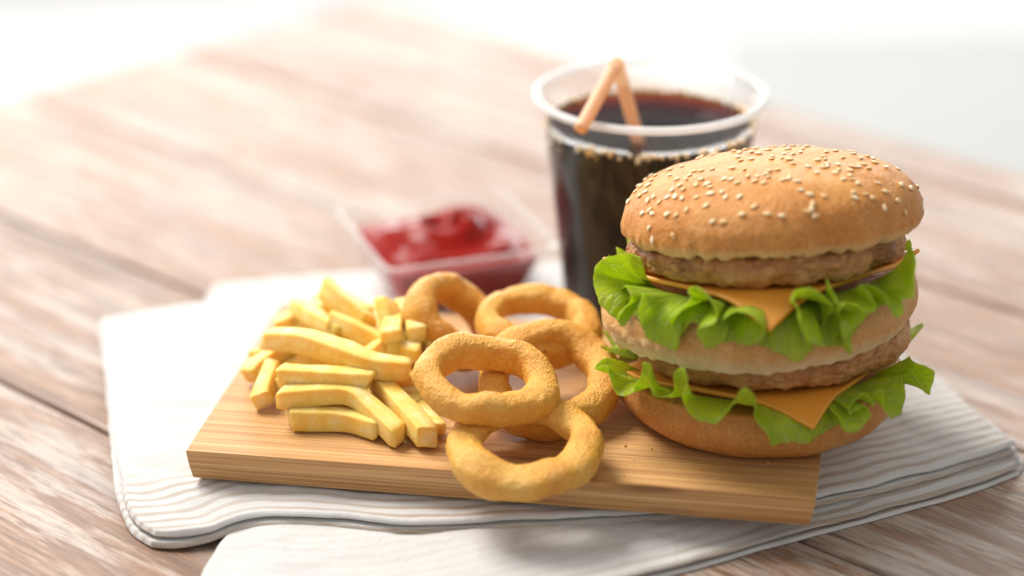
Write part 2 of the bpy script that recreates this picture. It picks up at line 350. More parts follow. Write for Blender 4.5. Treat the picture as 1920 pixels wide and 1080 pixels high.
# ---------------------------------------------------------------- napkin: two folded layers
def pt(px, py, z): return at(px, py, z)[:2]
def coons(bot, right, top, left, n, m):
    """bot/top run left->right, left/right run bottom->top; 2-D control points"""
    B = crom(bot, n); T = crom(top, n); L = crom(left, m); Rr = crom(right, m)
    u = np.linspace(0, 1, n)[:, None, None]; v = np.linspace(0, 1, m)[None, :, None]
    return (1 - v) * B[:, None] + v * T[:, None] + (1 - u) * L[None] + u * Rr[None] - ((1 - u) * (1 - v) * B[0] + u * (1 - v) * B[-1] + (1 - u) * v * T[0] + u * v * T[-1])
def fold(name, parent, P, zlow, zhigh, rad, wr, seed, stripe, uvoff=0.):
    n, m = P.shape[:2]
    seg = np.linalg.norm(np.diff(P, axis=0), axis=-1); U = np.concatenate([np.zeros((1, m)), np.cumsum(seg, 0)]); seg2 = np.linalg.norm(np.diff(P, axis=1), axis=-1)
    W = np.concatenate([np.zeros((n, 1)), np.cumsum(seg2, 1)], 1)
    d = np.minimum(np.minimum(W, W[:, -1:] - W), np.minimum(U, U[-1:] - U))
    prof = np.sqrt(1 - (1 - np.clip(d / rad, 0, 1)) ** 2)
    q = np.stack([P[..., 0], P[..., 1], np.zeros((n, m))], -1)
    wob = fbm(q * [.16, .45, 1], 3, seed) * wr + fbm(q * [.6, 1.5, 1], 3, seed + 5) * wr * .6
    zt = zlow + (zhigh - zlow + wob * np.clip(d / 1.2, 0.15, 1)) * prof
    zt = zt - .16 * (1 - sstep(0, 2.2, d)) * (zhigh - .03 > zlow + .15)
    zt = np.maximum(zt, np.asarray(zlow) + .02)
    top = np.concatenate([P, zt[..., None]], -1)
    # underside: tucked a little way under the rolled edge
    cen = P.mean((0, 1)); zb = np.broadcast_to(np.asarray(zlow, float), (n, m)) - .004
    ins = (1 - np.clip(d / rad, 0, 1))[..., None] * .25 * rad * (cen - P) / np.linalg.norm(cen - P, axis=-1, keepdims=True)
    bt = np.concatenate([P + ins * .4, np.minimum(zb, zt - .02)[..., None]], -1)
    V = np.concatenate([top.reshape(-1, 3), bt.reshape(-1, 3)]); F = gridfaces(n, m); off = n * m
    F += [(d_ + off, c_ + off, b_ + off, a_ + off) for a_, b_, c_, d_ in gridfaces(n, m)]
    ring = [i * m for i in range(n)] + [(n - 1) * m + j for j in range(1, m)] + [i * m + m - 1 for i in range(n - 2, -1, -1)] + [j for j in range(m - 2, 0, -1)]
    for a_, b_ in zip(ring, ring[1:] + ring[:1]): F.append((a_ + off, b_ + off, b_, a_))
    uv = np.stack([U, W + uvoff], -1); uv = np.concatenate([uv.reshape(-1, 2)] * 2)
    tn = stripe(P[..., 0], P[..., 1], W) + np.zeros((n, m))
    return obj(name, V, F, MC, parent, uv=uv, tone=np.concatenate([tn.ravel()] * 2))
obj('placeholder_sheet', placeholder_mesh(), gridfaces(60, 60), mat_plain('placeholder_grey', (.575, .58, .565), .95, .05), rg)
nap = thing('napkin', (0, -8, .02), 'folded white linen napkin with beige stripes lying under the bamboo board', 'napkin')
def wobble(P, amp, seed):
    q = np.stack([P[..., 0], P[..., 1], np.zeros(P.shape[:2])], -1)
    return P + amp * np.stack([fbm(q * .45, 3, seed), fbm(q * .45 + 40, 3, seed + 3)], -1)
# upper layers
bot = [pt(285, 1014, .3), pt(330, 1008, .5), pt(390, 990, .75), pt(470, 968, .8), pt(620, 972, .8), pt(760, 984, .8), pt(1000, 976, .8), pt(1180, 965, .8), pt(1400, 952, .8), pt(1560, 928, .8), pt(1720, 890, .8), pt(1840, 856, .8), pt(1905, 836, .8)]
rgt = [pt(1905, 836, .8), pt(1850, 790, .8), pt(1765, 718, .8), pt(1650, 640, .8), pt(1480, 560, .7)]
top_ = [pt(188, 612, .6), pt(330, 585, .6), pt(480, 570, .6), pt(760, 560, .6), pt(1060, 555, .6), pt(1480, 560, .7)]
lft = [pt(285, 1014, .3), pt(250, 985, .4), pt(226, 935, .5), pt(212, 850, .6), pt(203, 760, .6), pt(188, 612, .6)]
P = coons(bot, rgt, top_, lft, 240, 120)
dl = np.linalg.norm(P - np.array(pt(262, 1000, .2)), axis=-1); sag = (1 - sstep(0, 5.5, dl))
# soft creases running in from the left front corner
cr_ = np.exp(-((P[..., 0] + 11.2) / 3.) ** 2) * np.sin((P[..., 1] + .5 * P[..., 0]) * 3.1 + 1.3 * np.sin(P[..., 0] * 1.1)) * (1 - sstep(-14.5, -11.5, P[..., 1]))
cr2 = sstep(9.5, 12, P[..., 0]) * np.sin((P[..., 1] - .30 * P[..., 0]) * 2.2 + .6 * np.sin(P[..., 0] * .8))
st_up = lambda x, y, w_: np.clip(.08 + 1. * (1 - sstep(2.4, 4.6, w_)) + .42 * sstep(6, 11, x), 0, 1)
z0_ = .50 - .46 * sag; z1_ = .80 - .38 * sag; z2_ = 1.09 - .30 * sag + .03 * cr_ + .035 * cr2
outset = lambda P_, k: P_ + k * (P_ - P_.mean((0, 1))) / np.linalg.norm(P_ - P_.mean((0, 1)) + 1e-6, axis=-1, keepdims=True)
fold('upper_fold', nap, outset(wobble(P, .10, 61), .06), z0_, z1_, .12, .05, 3, st_up, uvoff=.1)
fold('upper_fold', nap, wobble(P, .16, 67) * 1.0 + np.array([.03, .05]), z1_ - .02, z2_, .13, .10, 5, st_up, uvoff=.25)
# lower layers
bot = [pt(345, 1190, .0), pt(700, 1200, .0), pt(1000, 1140, .0), pt(1262, 1080, .0), pt(1480, 1018, .0), pt(1718, 955, .0), pt(1835, 920, .0), pt(1906, 892, .0)]
rgt = [pt(1906, 892, .0), pt(1914, 862, .1), pt(1880, 815, .1), pt(1760, 735, .1)]
top_ = [pt(490, 920, .3), pt(700, 800, .1), pt(1000, 760, .1), pt(1400, 740, .1), pt(1760, 735, .1)]
lft = [pt(345, 1190, .0), pt(384, 1090, .0), pt(406, 1036, .2), pt(445, 985, .3), pt(490, 920, .3)]
P = coons(bot, rgt, top_, lft, 240, 100)
st_lo = lambda x, y, w_: .16 + .5 * sstep(3, 10, x) + .5 * (1 - sstep(.5, 1.2, w_))
cr3 = sstep(5, 9, P[..., 0]) * np.sin((P[..., 1] - .45 * P[..., 0]) * 2.6 + .5 * np.sin(P[..., 0])) * .05
fold('lower_fold', nap, outset(wobble(P, .10, 71), .05), .03, .27, .10, .04, 23, st_lo, uvoff=.35)
fold('lower_fold', nap, wobble(P, .14, 77) + np.array([-.04, .06]), .25, .52 + cr3, .12, .10, 29, st_lo, uvoff=.5)
# back flap under the dish and the cup
bot = [pt(330, 640, .1), pt(700, 640, .1), pt(1000, 640, .1), pt(1400, 640, .1)]
rgt = [pt(1400, 640, .1), pt(1320, 560, .1), pt(1200, 490, .1)]
top_ = [pt(398, 540, .1), pt(600, 522, .1), pt(820, 510, .1), pt(1000, 498, .1), pt(1200, 490, .1)]
lft = [pt(330, 640, .1), pt(365, 590, .1), pt(398, 540, .1)]
P = coons(bot, rgt, top_, lft, 120, 50)
fold('back_fold', nap, wobble(P, .12, 81), .03, .47, .2, .05, 43, lambda x, y, w_: .15, uvoff=.2)

# ---------------------------------------------------------------- bamboo board
BA = math.atan2(-3.45, 20.58); BC = np.array([-10.86, -14.12]); BW, BD = 20.87, 12.75
ex = np.array([math.cos(BA), math.sin(BA)]); ey = np.array([-ex[1], ex[0]])
bb = thing('cutting_board', (0, 0, 0), 'rectangular bamboo board with undercut edges carrying the burger, rings and fries', 'cutting board')
bo = BC + ex * BW / 2 + ey * BD / 2
bb.location = Vector((bo[0], bo[1], 1.16)) * CM; bb.rotation_euler = (0, 0, BA); bb['cmbase'] = [0, 0, 0]
BT = 2.2 - 1.16
def prism(y0, y1, z0, z1, x0b, x0t, yb0=None, yb1=None, bev=.045):
    yb0 = y0 if yb0 is None else yb0; yb1 = y1 if yb1 is None else yb1
    V = [(-x0b, yb0, z0), (x0b, yb0, z0), (x0b, yb1, z0), (-x0b, yb1, z0), (-x0t, y0, z1 - bev), (x0t, y0, z1 - bev), (x0t, y1, z1 - bev), (-x0t, y1, z1 - bev),
         (-x0t + bev, y0 + bev * .6, z1), (x0t - bev, y0 + bev * .6, z1), (x0t - bev, y1 - bev * .6, z1), (-x0t + bev, y1 - bev * .6, z1)]
    F = [(3, 2, 1, 0), (8, 9, 10, 11)]
    for k in (0, 4):
        for j in range(4): F.append((k + j, k + (j + 1) % 4, k + 4 + (j + 1) % 4, k + 4 + j))
    return V, F
hx = BW / 2; hy = BD / 2; ys = np.linspace(-hy, hy, 13)
for k in range(12):
    V, F = prism(ys[k] + .004, ys[k + 1] - .004, .50, BT + random.uniform(-.004, .004), hx - .07, hx, ys[k] + .004 + (.05 if k == 0 else 0), ys[k + 1] - .004 - (.05 if k == 11 else 0), .012 if 0 < k < 11 else .03)
    obj('bamboo_strip', np.array(V), F, MB, bb, smooth=False)
V, F = prism(-hy + .053, hy - .053, .0, .497, hx - .17, hx - .073, -hy + .13, hy - .13, .008)
obj('base_layer', np.array(V), F, MBD, bb, smooth=False)

# ---------------------------------------------------------------- cup, cola, straw
CC = np.array([5.16, -.45]); RIMZ = 10.2
def lathe(profile, c, n=96, z0=0.):
    th = np.linspace(0, 2 * math.pi, n, endpoint=False); p = np.asarray(profile, float)
    G = np.zeros((n, len(p), 3)); G[..., 0] = c[0] + np.cos(th)[:, None] * p[None, :, 0]; G[..., 1] = c[1] + np.sin(th)[:, None] * p[None, :, 0]; G[..., 2] = z0 + p[None, :, 1]
    return G
ZB = .06
def cupr(z): return 2.95 + (4.12 - 2.95) * (z - ZB) / (RIMZ - ZB)
cup = thing('plastic_cup', (CC[0], CC[1], ZB), 'clear plastic cup with thick rolled rim standing behind the burger', 'cup')
pr = [(0, ZB), (2.8, ZB), (2.95, ZB + .12)] + [(cupr(z), z) for z in (2, 4, 6, 8)] + [(cupr(9.2), 9.2), (cupr(10), 10.1), (cupr(10) - .06, 10.1), (cupr(9.2) - .06, 9.2)] + [(cupr(z) - .06, z) for z in (8, 6, 4, 2)] + [(2.85, ZB + .2), (0, ZB + .18)]
G = lathe(pr, CC); obj('cup_wall', G, gridfaces(96, len(pr), True), mat_clear('clear_plastic', .03, .06), cup)
a = np.linspace(0, 2 * math.pi, 14, endpoint=False); pr = np.stack([cupr(RIMZ) + .13 + .165 * np.cos(a), RIMZ + .145 * np.sin(a)], -1)
G = lathe(pr, CC); obj('rolled_rim', G, gridfaces(96, 14, True, True), mat_clear('frosted_rim', .74, .15, white=(.96, .96, .96)), cup)
CZ = 9.1
cr = lambda z: cupr(z) - .075
pr = [(0, ZB + .24), (2.78, ZB + .24)] + [(cr(z), z) for z in (.6, 2, 4, 6, 8, 8.7)] + [(cr(CZ) - .0, CZ + .01), (cr(CZ) - .06, CZ - .02), (3.2, CZ - .03), (0, CZ - .03)]
G = lathe(pr, CC); cola = obj('cola', G, gridfaces(96, len(pr), True), mat_cola(), base=(CC[0], CC[1], ZB + .3))
tag(cola, 'dark brown cola filling the clear cup, orange glow at its far edge', 'drink')
bpy.context.view_layer.update()
def blob(c, r, nu=8, nv=6):
    V = [c + np.array([0, 0, r])]; F = []
    for j in range(1, nv):
        t = math.pi * j / nv
        for i in range(nu):
            p = 2 * math.pi * i / nu; V.append(c + r * np.array([math.sin(t) * math.cos(p), math.sin(t) * math.sin(p), math.cos(t)]))
    V.append(c - np.array([0, 0, r])); L = len(V) - 1
    for i in range(nu):
        F.append((0, 1 + i, 1 + (i + 1) % nu)); F.append((L, L - nu + (i + 1) % nu, L - nu + i))
        for j in range(nv - 2):
            a_ = 1 + j * nu; F.append((a_ + i, a_ + nu + i, a_ + nu + (i + 1) % nu, a_ + (i + 1) % nu))
    return V, F
VV, FF = [], []
for k in range(220):
    th = random.uniform(0, 2 * math.pi); deep = random.random() < .28
    z = CZ + .06 - abs(random.gauss(0, .13)) if not deep else CZ - random.uniform(.1, .75) * random.random() ** .5
    r = random.uniform(.06, .13) * (.7 if deep else 1); rr = cr(z) + .065 - r * .9
    v, f = blob(np.array([CC[0] + rr * math.cos(th), CC[1] + rr * math.sin(th), z]), r); o_ = len(VV); VV += v; FF += [tuple(i + o_ for i in q) for q in f]
b_ = obj('bubbles', np.array(VV), FF, mat_bubble(), cola); b_['kind'] = 'stuff'
def tube(path, rad, n=14, capped=False):
    P = np.asarray(path, float); T = np.gradient(P, axis=0); T /= np.linalg.norm(T, axis=1, keepdims=True); up = np.array([.3, -1, .2]); G = []
    for p, t, r in zip(P, T, np.broadcast_to(rad, len(P))):
        u = np.cross(t, up); u /= np.linalg.norm(u); v = np.cross(t, u)
        a = np.linspace(0, 2 * math.pi, n, endpoint=False)[:, None]; G.append(p + r * (np.cos(a) * u + np.sin(a) * v))
    return np.array(G)
ent = at(1196, 262, CZ); ben = aty(1157, 116, ent[1] + .15); tip = aty(1088, 243, -4.75); deepp = ent + (ent - ben) * .55
straw = thing('drinking_straw', tuple(ben), 'bent peach coloured drinking straw standing in the cola cup', 'drinking straw')
MST = mat_straw()
def stube(name, a_, b_, rib=False):
    n = 60 if rib else 24; P = np.linspace(0, 1, n)[:, None] * (b_ - a_) + a_
    r = .25 + (.02 * np.sin(np.linspace(0, 18 * math.pi, n)) if rib else 0)
    Go = tube(P, r, 18); Gi = tube(P[::-1], r - .03, 18); G = np.concatenate([Go, Gi]); return obj(name, G, gridfaces(len(G), 18, True, True), MST, straw)
e = (ben - ent) / np.linalg.norm(ben - ent); f = (tip - ben) / np.linalg.norm(tip - ben)
stube('long_tube', deepp, ben - e * .95); stube('short_tube', ben + f * .35, tip)
P = crom([ben - e * .95, ben - e * .5, ben - e * .12, ben + f * .1, ben + f * .35], 50); r = .245 + .022 * np.sin(np.linspace(0, 16 * math.pi, 50))
G = tube(P, r, 18); obj('flex_joint', G, gridfaces(50, 18, False, True), MST, straw)

# ---------------------------------------------------------------- ketchup dish
KC = np.array([-2.62, 3.09]); KA = math.atan2(2.48, 6.8); kx = np.array([math.cos(KA), math.sin(KA)]); ky = np.array([-kx[1], kx[0]])
DZ0, DZ1 = .56, 3.5
dish = thing('sauce_dish', (KC[0], KC[1], DZ0), 'small square flared dish of clear plastic holding ketchup behind the fries', 'dish')
def sq(h, z, n=10, rc=.35):
    """rounded square ring"""
    out = []
    for qx, qy, a0 in ((1, 1, 0), (-1, 1, 90), (-1, -1, 180), (1, -1, 270)):
        for t in np.linspace(0, 90, n):
            a_ = R(a0 + t); p = np.array([qx * (h - rc) + rc * math.cos(a_), qy * (h - rc) + rc * math.sin(a_)]); w_ = KC + kx * p[0] + ky * p[1]; out.append((w_[0], w_[1], z))
    return out
def hk(z): return 2.35 + (3.5 - 2.35) * (z - DZ0) / (DZ1 - DZ0)
rings = [(.01, DZ0), (hk(DZ0) - .15, DZ0), (hk(DZ0), DZ0 + .12)] + [(hk(z), z) for z in (1.4, 2.2, 3.0, 3.38)] + [(hk(3.4) + .14, 3.42), (hk(3.4) + .16, 3.5), (hk(3.4) + .0, 3.52), (hk(3.4) - .07, 3.42)] + [(hk(z) - .08, z) for z in (3.0, 2.2, 1.4)] + [(hk(DZ0) - .2, DZ0 + .1), (.01, DZ0 + .1)]
G = np.array([sq(max(h, .01), z, rc=min(.45, h)) for h, z in rings]); obj('dish_wall', G, gridfaces(len(rings), 40, False, True), mat_clear('clear_dish_plastic', .035, .06), dish)
rr_ = []
for a_ in np.linspace(0, 2 * math.pi, 8, endpoint=False): rr_.append(sq(hk(3.4) + .07 + .11 * math.cos(a_), 3.50 + .07 * math.sin(a_), rc=.5))
obj('dish_rim', np.array(rr_), gridfaces(8, 40, True, True), mat_clear('dish_rim_plastic', .16, .1, white=(.95, .95, .95)), dish)
KL = 2.9
n = 70; s_ = np.linspace(-1, 1, n); X, Y = np.meshgrid(s_, s_, indexing='ij'); h_ = hk(KL) - .14
# superellipse-ish square plan
k_ = np.maximum(np.abs(X), np.abs(Y)); px_ = X * h_ * (1 - .09 * k_ ** 5 * np.abs(Y)); py_ = Y * h_ * (1 - .09 * k_ ** 5 * np.abs(X))
ang = np.arctan2(Y - .1, X - .15); rr = np.hypot(X - .15, Y - .1)
mound = .35 * (1 - k_ ** 2) + .7 * np.exp(-((X - .35) ** 2 + (Y - .25) ** 2) / .22) + .3 * np.exp(-((X + .55) ** 2 + (Y - .3) ** 2) / .15)
swirl = .26 * np.sin(ang * 1.0 + rr * 11) * np.exp(-rr * 1.1) * (1 - sstep(.75, 1, k_))
z_ = KL + mound * (1 - sstep(.6, 1., k_)) + swirl + .1 * fbm(np.stack([X * 3, Y * 3, X * 0], -1), 3, 9) * (1 - k_ ** 4)
z_ -= .6 * np.exp(-((X + .08) ** 2 + (Y - .25) ** 2) / .02)
top = np.stack([KC[0] + kx[0] * px_ + ky[0] * py_, KC[1] + kx[1] * px_ + ky[1] * py_, z_], -1)
V = top.reshape(-1, 3); F = gridfaces(n, n); ring = [i * n for i in range(n)] + [(n - 1) * n + j for j in range(1, n)] + [i * n + n - 1 for i in range(n - 2, -1, -1)] + [j for j in range(n - 2, 0, -1)]
V = list(map(tuple, V)); b0 = len(V); sc_ = (hk(DZ0 + .2) - .2) / h_
for i in ring: V.append((KC[0] + (V[i][0] - KC[0]) * sc_, KC[1] + (V[i][1] - KC[1]) * sc_, DZ0 + .14))
L = len(ring)
for j in range(L): F.append((ring[j], b0 + j, b0 + (j + 1) % L, ring[(j + 1) % L]))
F.append(tuple(b0 + j for j in range(L)))
tag(obj('ketchup', np.array(V), F, MK, base=(KC[0], KC[1], DZ0 + .14)), 'swirled red ketchup filling the clear square dish', 'ketchup')

# ---------------------------------------------------------------- french fries
FG = 'french fries heaped on the board'
def fry(path, wd, label, roll=0., seed=0, tap=.1, ht=None):
    P = np.array([at(*p) for p in path]); ht = ht or wd * .94
    n = 26; C = crom(P, n) if len(P) > 2 else np.linspace(0, 1, n)[:, None] * (P[1] - P[0]) + P[0]
    C = C + .025 * np.stack([vnoise(np.stack([np.linspace(0, 3, n) + seed * 7.3, np.full(n, k * 3.1), np.zeros(n)], -1), seed) for k in range(3)], -1)
    T = np.gradient(C, axis=0); T /= np.linalg.norm(T, axis=1, keepdims=True)
    m = 20; a = np.linspace(0, 2 * math.pi, m, endpoint=False); e_ = 8.
    cs = np.stack([np.sign(np.cos(a)) * np.abs(np.cos(a)) ** (2 / e_), np.sign(np.sin(a)) * np.abs(np.sin(a)) ** (2 / e_)], -1)
    L = np.linalg.norm(np.diff(C, axis=0), axis=1).sum(); s = np.linspace(0, 1, n)
    G = np.zeros((n, m, 3)); tone = np.zeros((n, m))
    rs = np.random.default_rng(seed + 100); sk = rs.uniform(-.35, .35, 4)
    for i in range(n):
        t = T[i]; ref = np.array([0, 0, 1.]) if abs(t[2]) < .9 else np.array([0, 1., 0])
        u = np.cross(t, ref); u /= np.linalg.norm(u); v = np.cross(u, t); c_, s__ = math.cos(roll), math.sin(roll); u, v = c_ * u + s__ * v, -s__ * u + c_ * v
        d0 = min(s[i], 1 - s[i]) * L; f_ = (.82 + .18 * min(1, d0 / .12) ** .5) * (1 + .07 * math.sin(s[i] * 5 + seed))
        off = cs[:, :1] * u * wd / 2 * f_ + cs[:, 1:] * v * ht / 2 * f_
        G[i] = C[i] + off
        endw = math.exp(-d0 / .25); sg = -1 if s[i] < .5 else 1
        G[i] += endw * t * ((cs[:, :1] * sk[0 if sg < 0 else 2] + cs[:, 1:] * sk[1 if sg < 0 else 3]) * wd * .7)
        corner = np.abs(cs[:, 0] * cs[:, 1]); tone[i] = np.clip(.08 + .75 * sstep(.40, .9, corner) + .4 * endw, 0, 1)
    nz = fbm(G * 1.6 + seed * 3.7, 3, seed); cen = C[:, None]; dr = G - cen; G = cen + dr * (1 + (.07 * nz + .04 * fbm(G * 5 + seed, 2, seed + 3))[..., None])
    tone = np.clip(tone * (.5 + 1.1 * (fbm(G * 1.1 + 5, 2, seed + 9) * .5 + .5)), 0, 1)
    V = list(map(tuple, G.reshape(-1, 3))); F = gridfaces(n, m, False, True); tn = list(tone.ravel())
    for row, rev in ((0, 1), (n - 1, 0)):
        cc = G[row].mean(0); ci = len(V); V.append(tuple(cc)); tn.append(.25); mid = []
        for j in range(m): mid.append(len(V)); V.append(tuple(cc * .25 + G[row, j] * .75 + (T[row] * (.02 if rev == 0 else -.02)))); tn.append(.4)
        for j in range(m):
            k = (j + 1) % m; q = (row * m + j, row * m + k, mid[k], mid[j]); t3 = (mid[j], mid[k], ci)
            F.append(q[::-1] if not rev else q); F.append(t3[::-1] if not rev else t3)
    F = [f[::-1] for f in F]
    base = V[0]; o = obj('french_fry', np.array(V), F, MF, base=C.mean(0), tone=tn); tag(o, label, 'french fry', FG); return o
fries = [
 ([(541, 782, 2.62), (640, 786, 2.6), (712, 803, 2.6)], .86, 'straight fry lying flat on the board at the very front of the heap', .05),
 ([(526, 744, 3.25), (600, 738, 3.35), (660, 742, 3.3), (700, 772, 3.0), (750, 818, 2.62)], .78, 'long pale fry with a sharp downward bend at the front of the heap', .0),
 ([(528, 703, 3.75), (620, 708, 3.75), (698, 713, 3.65)], .82, 'straight pale fry lying level just above the bent front fry', .05),
 ([(706, 712, 3.3), (760, 770, 3.0), (804, 822, 2.66)], .80, 'fry slanting down to a greenish cut end beside the front onion rings', .1),
 ([(497, 636, 4.0), (570, 640, 4.35), (640, 662, 4.25), (700, 684, 4.0), (768, 692, 3.7)], .86, 'longest fry, pale and curved, lying across the top of the heap', .0),
 ([(606, 537, 5.0), (640, 570, 4.6), (690, 608, 4.1)], .82, 'fry sticking up highest at the back of the heap', .5),
 ([(466, 706, 2.65), (500, 676, 3.0), (535, 650, 3.3)], .74, 'leftmost fry, pointing away over the left edge of the heap', .2),
 ([(492, 752, 2.6), (500, 720, 2.95), (518, 682, 3.3)], .72, 'short fry standing on its end at the left front of the heap', .3),
 ([(560, 668, 3.55), (640, 684, 3.45), (700, 700, 3.2)], .80, 'deep yellow fry half hidden under the longest curved fry', .1),
 ([(618, 596, 4.3), (660, 618, 4.1), (712, 646, 3.7)], .76, 'fry lying just behind the middle of the longest curved fry', .3),
 ([(520, 612, 3.2), (570, 590, 3.4), (616, 580, 3.5)], .74, 'blurred pale fry at the far left of the heap', .1),
 ([(723, 562, 4.9), (730, 590, 4.5), (744, 628, 3.9)], .70, 'fry standing upright with a pointed tip before the ketchup dish', .5),
 ([(768, 668, 3.75), (778, 630, 3.6), (790, 592, 3.4)], .80, 'square cut end of a fry facing out beside the longest fry tip', .0),
 ([(733, 636, 4.3), (738, 605, 4.3), (748, 580, 4.2)], .76, 'stubby pale fry end facing out below the upright pointed fry', .0),
 ([(782, 630, 4.25), (772, 598, 4.3), (758, 574, 4.2)], .76, 'pale fry end touching the left back onion ring', .0),
 ([(804, 630, 3.9), (818, 662, 3.6), (826, 702, 3.1)], .72, 'pale fry hanging down between the heap and the front upper onion ring', .2),
 ([(716, 716, 3.0), (770, 716, 3.0), (830, 712, 2.9)], .78, 'yellow fry lying level behind the fry with a greenish end', .0),
 ([(752, 782, 2.6), (785, 752, 2.62), (830, 730, 2.62)], .74, 'fry lying low and pointing under the front upper onion ring', .1),
 ([(690, 672, 3.6), (720, 652, 3.8), (760, 640, 3.7)], .72, 'wedge shaped fry tip behind the right end of the longest fry', .4),
 ([(768, 752, 2.62), (800, 784, 2.6), (822, 806, 2.58)], .62, 'thin brown fry tip lying behind the fry with a greenish end', .1),
 ([(545, 732, 2.6), (640, 735, 2.6), (720, 745, 2.6)], .84, 'fry buried under the level pale fry near the front', .0),
 ([(530, 690, 2.62), (620, 668, 2.65), (700, 660, 2.62)], .84, 'fry buried at the bottom under the left of the longest fry', .1),
 ([(585, 640, 2.65), (660, 640, 2.8), (740, 660, 2.65)], .84, 'fry buried at the bottom in the middle of the heap', .1),
 ([(560, 620, 3.0), (600, 612, 3.3), (680, 640, 3.3)], .78, 'yellow fry lying behind the left half of the longest fry', .2),
 ([(640, 612, 2.65), (720, 608, 2.9), (790, 625, 2.65)], .84, 'fry buried at the back right under the fry ends', .0),
 ([(600, 570, 3.0), (650, 590, 3.4), (690, 640, 3.2)], .74, 'blurred fry under the highest fry at the back', .2),
 ([(700, 690, 2.62), (760, 690, 2.65), (810, 672, 2.65)], .8, 'fry buried under the square cut fry end', .1),
 ([(545, 598, 3.0), (560, 630, 2.8), (590, 660, 2.65)], .74, 'blurred fry pointing back at the left rear of the heap', .2),
 ([(478, 668, 2.75), (520, 660, 3.0), (570, 650, 3.2)], .74, 'short fry at the left end just under the tail of the longest fry', .2),
 ([(512, 722, 2.7), (560, 722, 3.1), (610, 728, 3.2)], .72, 'short fry tip peeping out left between the level fry and the bent fry', .1),
 ([(640, 560, 4.0), (668, 578, 4.2), (700, 590, 4.1)], .68, 'slim blurred fry just right of the highest fry', .3),
 ([(560, 575, 3.7), (590, 596, 3.9), (640, 622, 4.0)], .70, 'slim fry at the rear left, half covered by the highest fry', .2),
 ([(742, 655, 3.9), (752, 628, 3.9), (764, 606, 3.9)], .66, 'small fry end between the stubby end and the square cut end', .1),
 ([(735, 745, 2.62), (768, 738, 2.75), (808, 744, 2.62)], .70, 'dark yellow fry lowest beneath the front upper onion ring', .1),
 ([(690, 580, 3.6), (706, 612, 3.7), (724, 652, 3.5)], .70, 'pale fry between the highest fry and the upright pointed fry', .2),
]
for k, (p, wd, lab, roll) in enumerate(fries): fry(p, wd * .9, lab, roll, k + 1)

# ---------------------------------------------------------------- onion rings
def onion_ring(px, py, z, Rr, rw, rh, normal, label, seed, egg=.06, eggang=0.):
    c = at(px, py, z); nn = np.array(normal, float); nn /= np.linalg.norm(nn)
    u = np.cross(nn, [0, 1, .2]); u /= np.linalg.norm(u); v = np.cross(nn, u)
    nu, nv = 180, 64; th = np.linspace(0, 2 * math.pi, nu, endpoint=False); ph = np.linspace(0, 2 * math.pi, nv, endpoint=False)
    TH, PH = np.meshgrid(th, ph, indexing='ij')
    circ = np.stack([np.cos(TH), np.sin(TH), np.zeros_like(TH)], -1)
    wv = fbm(circ * 1.1 + seed * 5.1, 2, seed); w2 = fbm(circ * 1.5 + seed * 2.7 + 9, 2, seed + 3); w3 = fbm(circ * 1.2 + seed + 19, 2, seed + 6)
    RR = Rr * (1 + egg * np.cos(2 * (TH - eggang)) + .10 * wv); a = .93 * rw * (1 + .36 * w2); b = rh * (1 + .26 * w3)
    e_ = 2.5; cp = np.sign(np.cos(PH)) * np.abs(np.cos(PH)) ** (2 / e_); sp = np.sign(np.sin(PH)) * np.abs(np.sin(PH)) ** (2 / e_)
    rad = RR + a * cp; hh = b * sp + .16 * w3 * 1.2
    G = c + (rad * np.cos(TH))[..., None] * u + (rad * np.sin(TH))[..., None] * v + hh[..., None] * nn
    cen = c + (RR * np.cos(TH))[..., None] * u + (RR * np.sin(TH))[..., None] * v
    dr = G - cen; dl = np.linalg.norm(dr, axis=-1, keepdims=True); dn = dr / dl
    w1, w22 = worley(G * 3.4, seed); fine = fbm(G * 7, 3, seed + 30); low = fbm(G * 1.3, 3, seed + 40)
    G = G + dn * ((.05 * low + .018 * (.5 - w1) + .028 * fine))[..., None]
    tone = np.clip(.5 + .8 * low + .8 * fine, 0, 1)
    o = obj('onion_ring', G, gridfaces(nu, nv, True, True), MR, base=c, tone=tone)
    # make the faces point outwards
    tag(o, label, 'onion ring', 'battered onion rings on the board'); return o
onion_ring(985, 832, 3.22, 1.92, .62, .54, (.02, -.28, 1), 'golden onion ring lowest in front, overhanging the front edge of the board', 1, .05, .4)
onion_ring(914, 716, 4.47, 1.84, .54, .54, (.12, -.16, 1), 'orange speckled onion ring propped on top of the lowest front ring', 2, .07, .0)
onion_ring(1030, 716, 3.45, 1.95, .55, .56, (.10, -.42, 1), 'large onion ring leaning behind the front two, next to the burger', 3, .05, 1.)
onion_ring(1008, 610, 4.2, 1.68, .55, .54, (.22, -.22, 1), 'blurred onion ring at the back beside the burger lettuce', 4, .05, .3)
onion_ring(852, 602, 4.05, 1.42, .50, .70, (.62, -.42, .78), 'blurred onion ring tilted on its side at the back, touching the fries', 5, .08, .3)

VV, FF = [], []
for k in range(26):
    p_ = at(random.uniform(860, 1480), random.uniform(800, 900), 2.2); rr_ = random.uniform(.02, .05)
    v, f = blob(np.array([p_[0], p_[1], 2.2 + rr_ * .6]), rr_, 6, 4); v = [np.array(q) + np.random.default_rng(k).normal(0, .006, 3) for q in v]
    o_ = len(VV); VV += v; FF += [tuple(i + o_ for i in q) for q in f]
tag(obj('crumbs', np.array(VV), FF, MR, tone=np.zeros(len(VV))), 'tiny breading crumbs scattered on the board in front of the burger', 'crumbs', kind='stuff')

